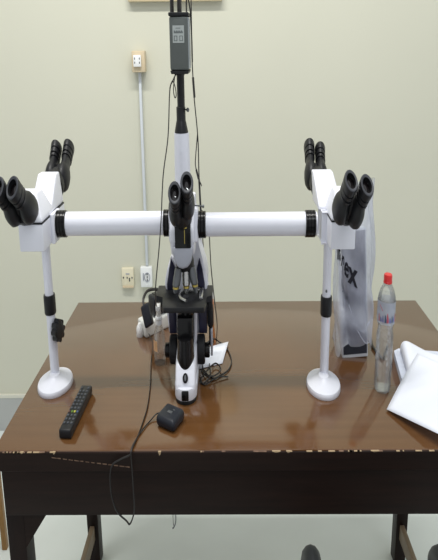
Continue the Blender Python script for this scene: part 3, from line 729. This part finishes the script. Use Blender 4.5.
b = B().lathe([(.0175, 0), (.0175, .003), (.015, .003), (.014, -.004), (0, -.004)], (-.497, WY-.028, .616), (0, -1, 0), n=24, cap=False)
b.build('round_outlet', ['chin'], p)
for z in (.628, .616, .604): wbox(-.4995, -.4945, z-.004, z+.004, .004, .0, y1=WY-.026).build('socket_hole', 'hole', p)
wbox(-.523, -.517, .604, .631, .004, .001, y1=WY-.027).build('rocker', 'chin', p)
wc = thing('wall_socket', 'cream wall socket to the left of white one', 'socket', (-.618, WY, .61))
p = wbox(-.655, -.582, .578, .646, .016, .003).build('plate', 'socket_cream', wc)
for x, z in ((-.645, .611), (-.622, .611), (-.592, .611), (-.608, .600), (-.608, .607)): wbox(x-.003, x+.003, z-.003, z+.003, .004, 0, y1=WY-.014).build('socket_hole', 'hole', p)
wbox(-.63, -.607, .623, .627, .003, 0, y1=WY-.0145).build('switch_mark', 'chin', p)
wbox(-.652, -.585, .572, .5795, .02, .001).build('bottom_lip', 'beige_box', wc)
b = wbox(-.545, -.025, 1.545, 1.95, .03, .004)
tag(b.build('wall_board', 'board', origin=(-.285, WY, 1.545)), 'beige board on wall cut off by the top of photo', 'board')

# ------------------------------------------------------------------ chairs
oc = thing('office_chair', 'black chair with rounded armrests in front of the table', 'chair', (.39, .85, 0))
for x in (.222, .577):
    b = B().tube([(x, 1.088, .575), (x, 1.097, .595), (x, 1.08, .613), (x, 1.02, .618), (x, .90, .618), (x, .80, .615), (x, .76, .58), (x, .76, .50), (x, .76, .42)], .0195, n=12, smooth=4)
    b.build('armrest', 'chair_black', oc)
b = B().box(.19, .61, .66, 1.08, .40, .47, bev=.025, seg=4); b.build('seat', 'chair_black', oc)
b = B().box(.20, .60, .58, .64, .52, .90, bev=.025, seg=4); b.build('backrest', 'chair_black', oc)
b = B().box(.38, .42, .60, .66, .40, .60, bev=.006); b.build('back_support', 'black', oc)
b = B().lathe([(0, .10), (.03, .10), (.03, .25), (.02, .25), (.02, .40), (0, .40)], (.40, .85, 0), n=20); b.build('gas_column', 'black', oc)
for k in range(5):
    a = 2*PI*k/5+.3; dx, dy = math.cos(a), math.sin(a)
    f_ = B().tube([(.40+dx*.02, .85+dy*.02, .12), (.40+dx*.15, .85+dy*.15, .10), (.40+dx*.26, .85+dy*.26, .075)], .018, n=8).build('foot_spoke', 'black', oc)
    B().lathe([(0, -.012), (.026, -.012), (.028, 0), (.026, .012), (0, .012)], (.40+dx*.26, .85+dy*.26, .028), (dy, -dx, 0), n=16).build('castor', 'black', f_)
ws_ = thing('wooden_stool', 'pale wooden stool left of the table, only one leg in view', 'stool', (-1.30, 1.87, 0))
for sx in (-1, 1):
    for sy in (-1, 1):
        a0 = Vector((-1.30+sx*.173, 1.87+sy*.09, 0)); a1 = Vector((-1.30+sx*.170, 1.87+sy*.088, .46))
        dd = (a1-a0); r, u, d_ = axes(dd)
        B().prism([(-.012, -.011), (.012, -.011), (.012, .011), (-.012, .011)], (1, 0, 0), (0, 1, 0), dd.normalized(), a0, 0, dd.length, .002).build('leg', 'palewood', ws_)
B().box(-1.49, -1.115, 1.76, 1.98, .46, .49, bev=.008).build('seat', 'palewood', ws_)

for o in COL.objects:
    if '_o' in o: del o['_o']

# ------------------------------------------------------------------ light
w = bpy.data.worlds.new('room_light'); SC.world = w; w.use_nodes = True
bgn = w.node_tree.nodes['Background']; bgn.inputs['Color'].default_value = (.96, .98, 1, 1); bgn.inputs['Strength'].default_value = .62
def area(name, loc, size, power, col, rot=(0, 0, 0)):
    l = bpy.data.lights.new(name, 'AREA'); l.shape = 'RECTANGLE'; l.size, l.size_y = size; l.energy = power; l.color = col
    o = bpy.data.objects.new(name, l); COL.objects.link(o); o.location = loc; o.rotation_euler = rot; return o
area('ceiling_tube_light', (-.25, 1.5, 2.8), (1.3, .12), 34, (1, .98, .93), (math.radians(12), 0, 0))
area('ceiling_tube_light', (.7, .3, 2.8), (1.3, .12), 12, (.95, 1, 1))

# ------------------------------------------------------------------ camera
cam = bpy.data.cameras.new('camera_view'); co = bpy.data.objects.new('camera_view', cam); COL.objects.link(co)
cam.sensor_fit = 'VERTICAL'; cam.sensor_height = 24; cam.lens = 24*780/560
cam.clip_start = .02
pitch, roll, yaw = math.radians(16.8), math.radians(.62), math.radians(.75)
cy, sy = math.cos(yaw), math.sin(yaw)
R0 = Vector((cy, sy, 0)); F = Vector((-sy, cy, 0))*math.cos(pitch)+Vector((0, 0, -1))*math.sin(pitch); U0 = R0.cross(F)
R = R0*math.cos(roll)-U0*math.sin(roll); U = U0*math.cos(roll)+R0*math.sin(roll)
co.matrix_world = Matrix(((R.x, U.x, -F.x, 0), (R.y, U.y, -F.y, 0), (R.z, U.z, -F.z, 1.41), (0, 0, 0, 1)))
SC.camera = co
SC.view_settings.view_transform = 'Standard'; SC.view_settings.look = 'None'; SC.view_settings.gamma = 1
SC.view_settings.exposure = 0
SC.cycles.max_bounces = 12; SC.cycles.transparent_max_bounces = 24
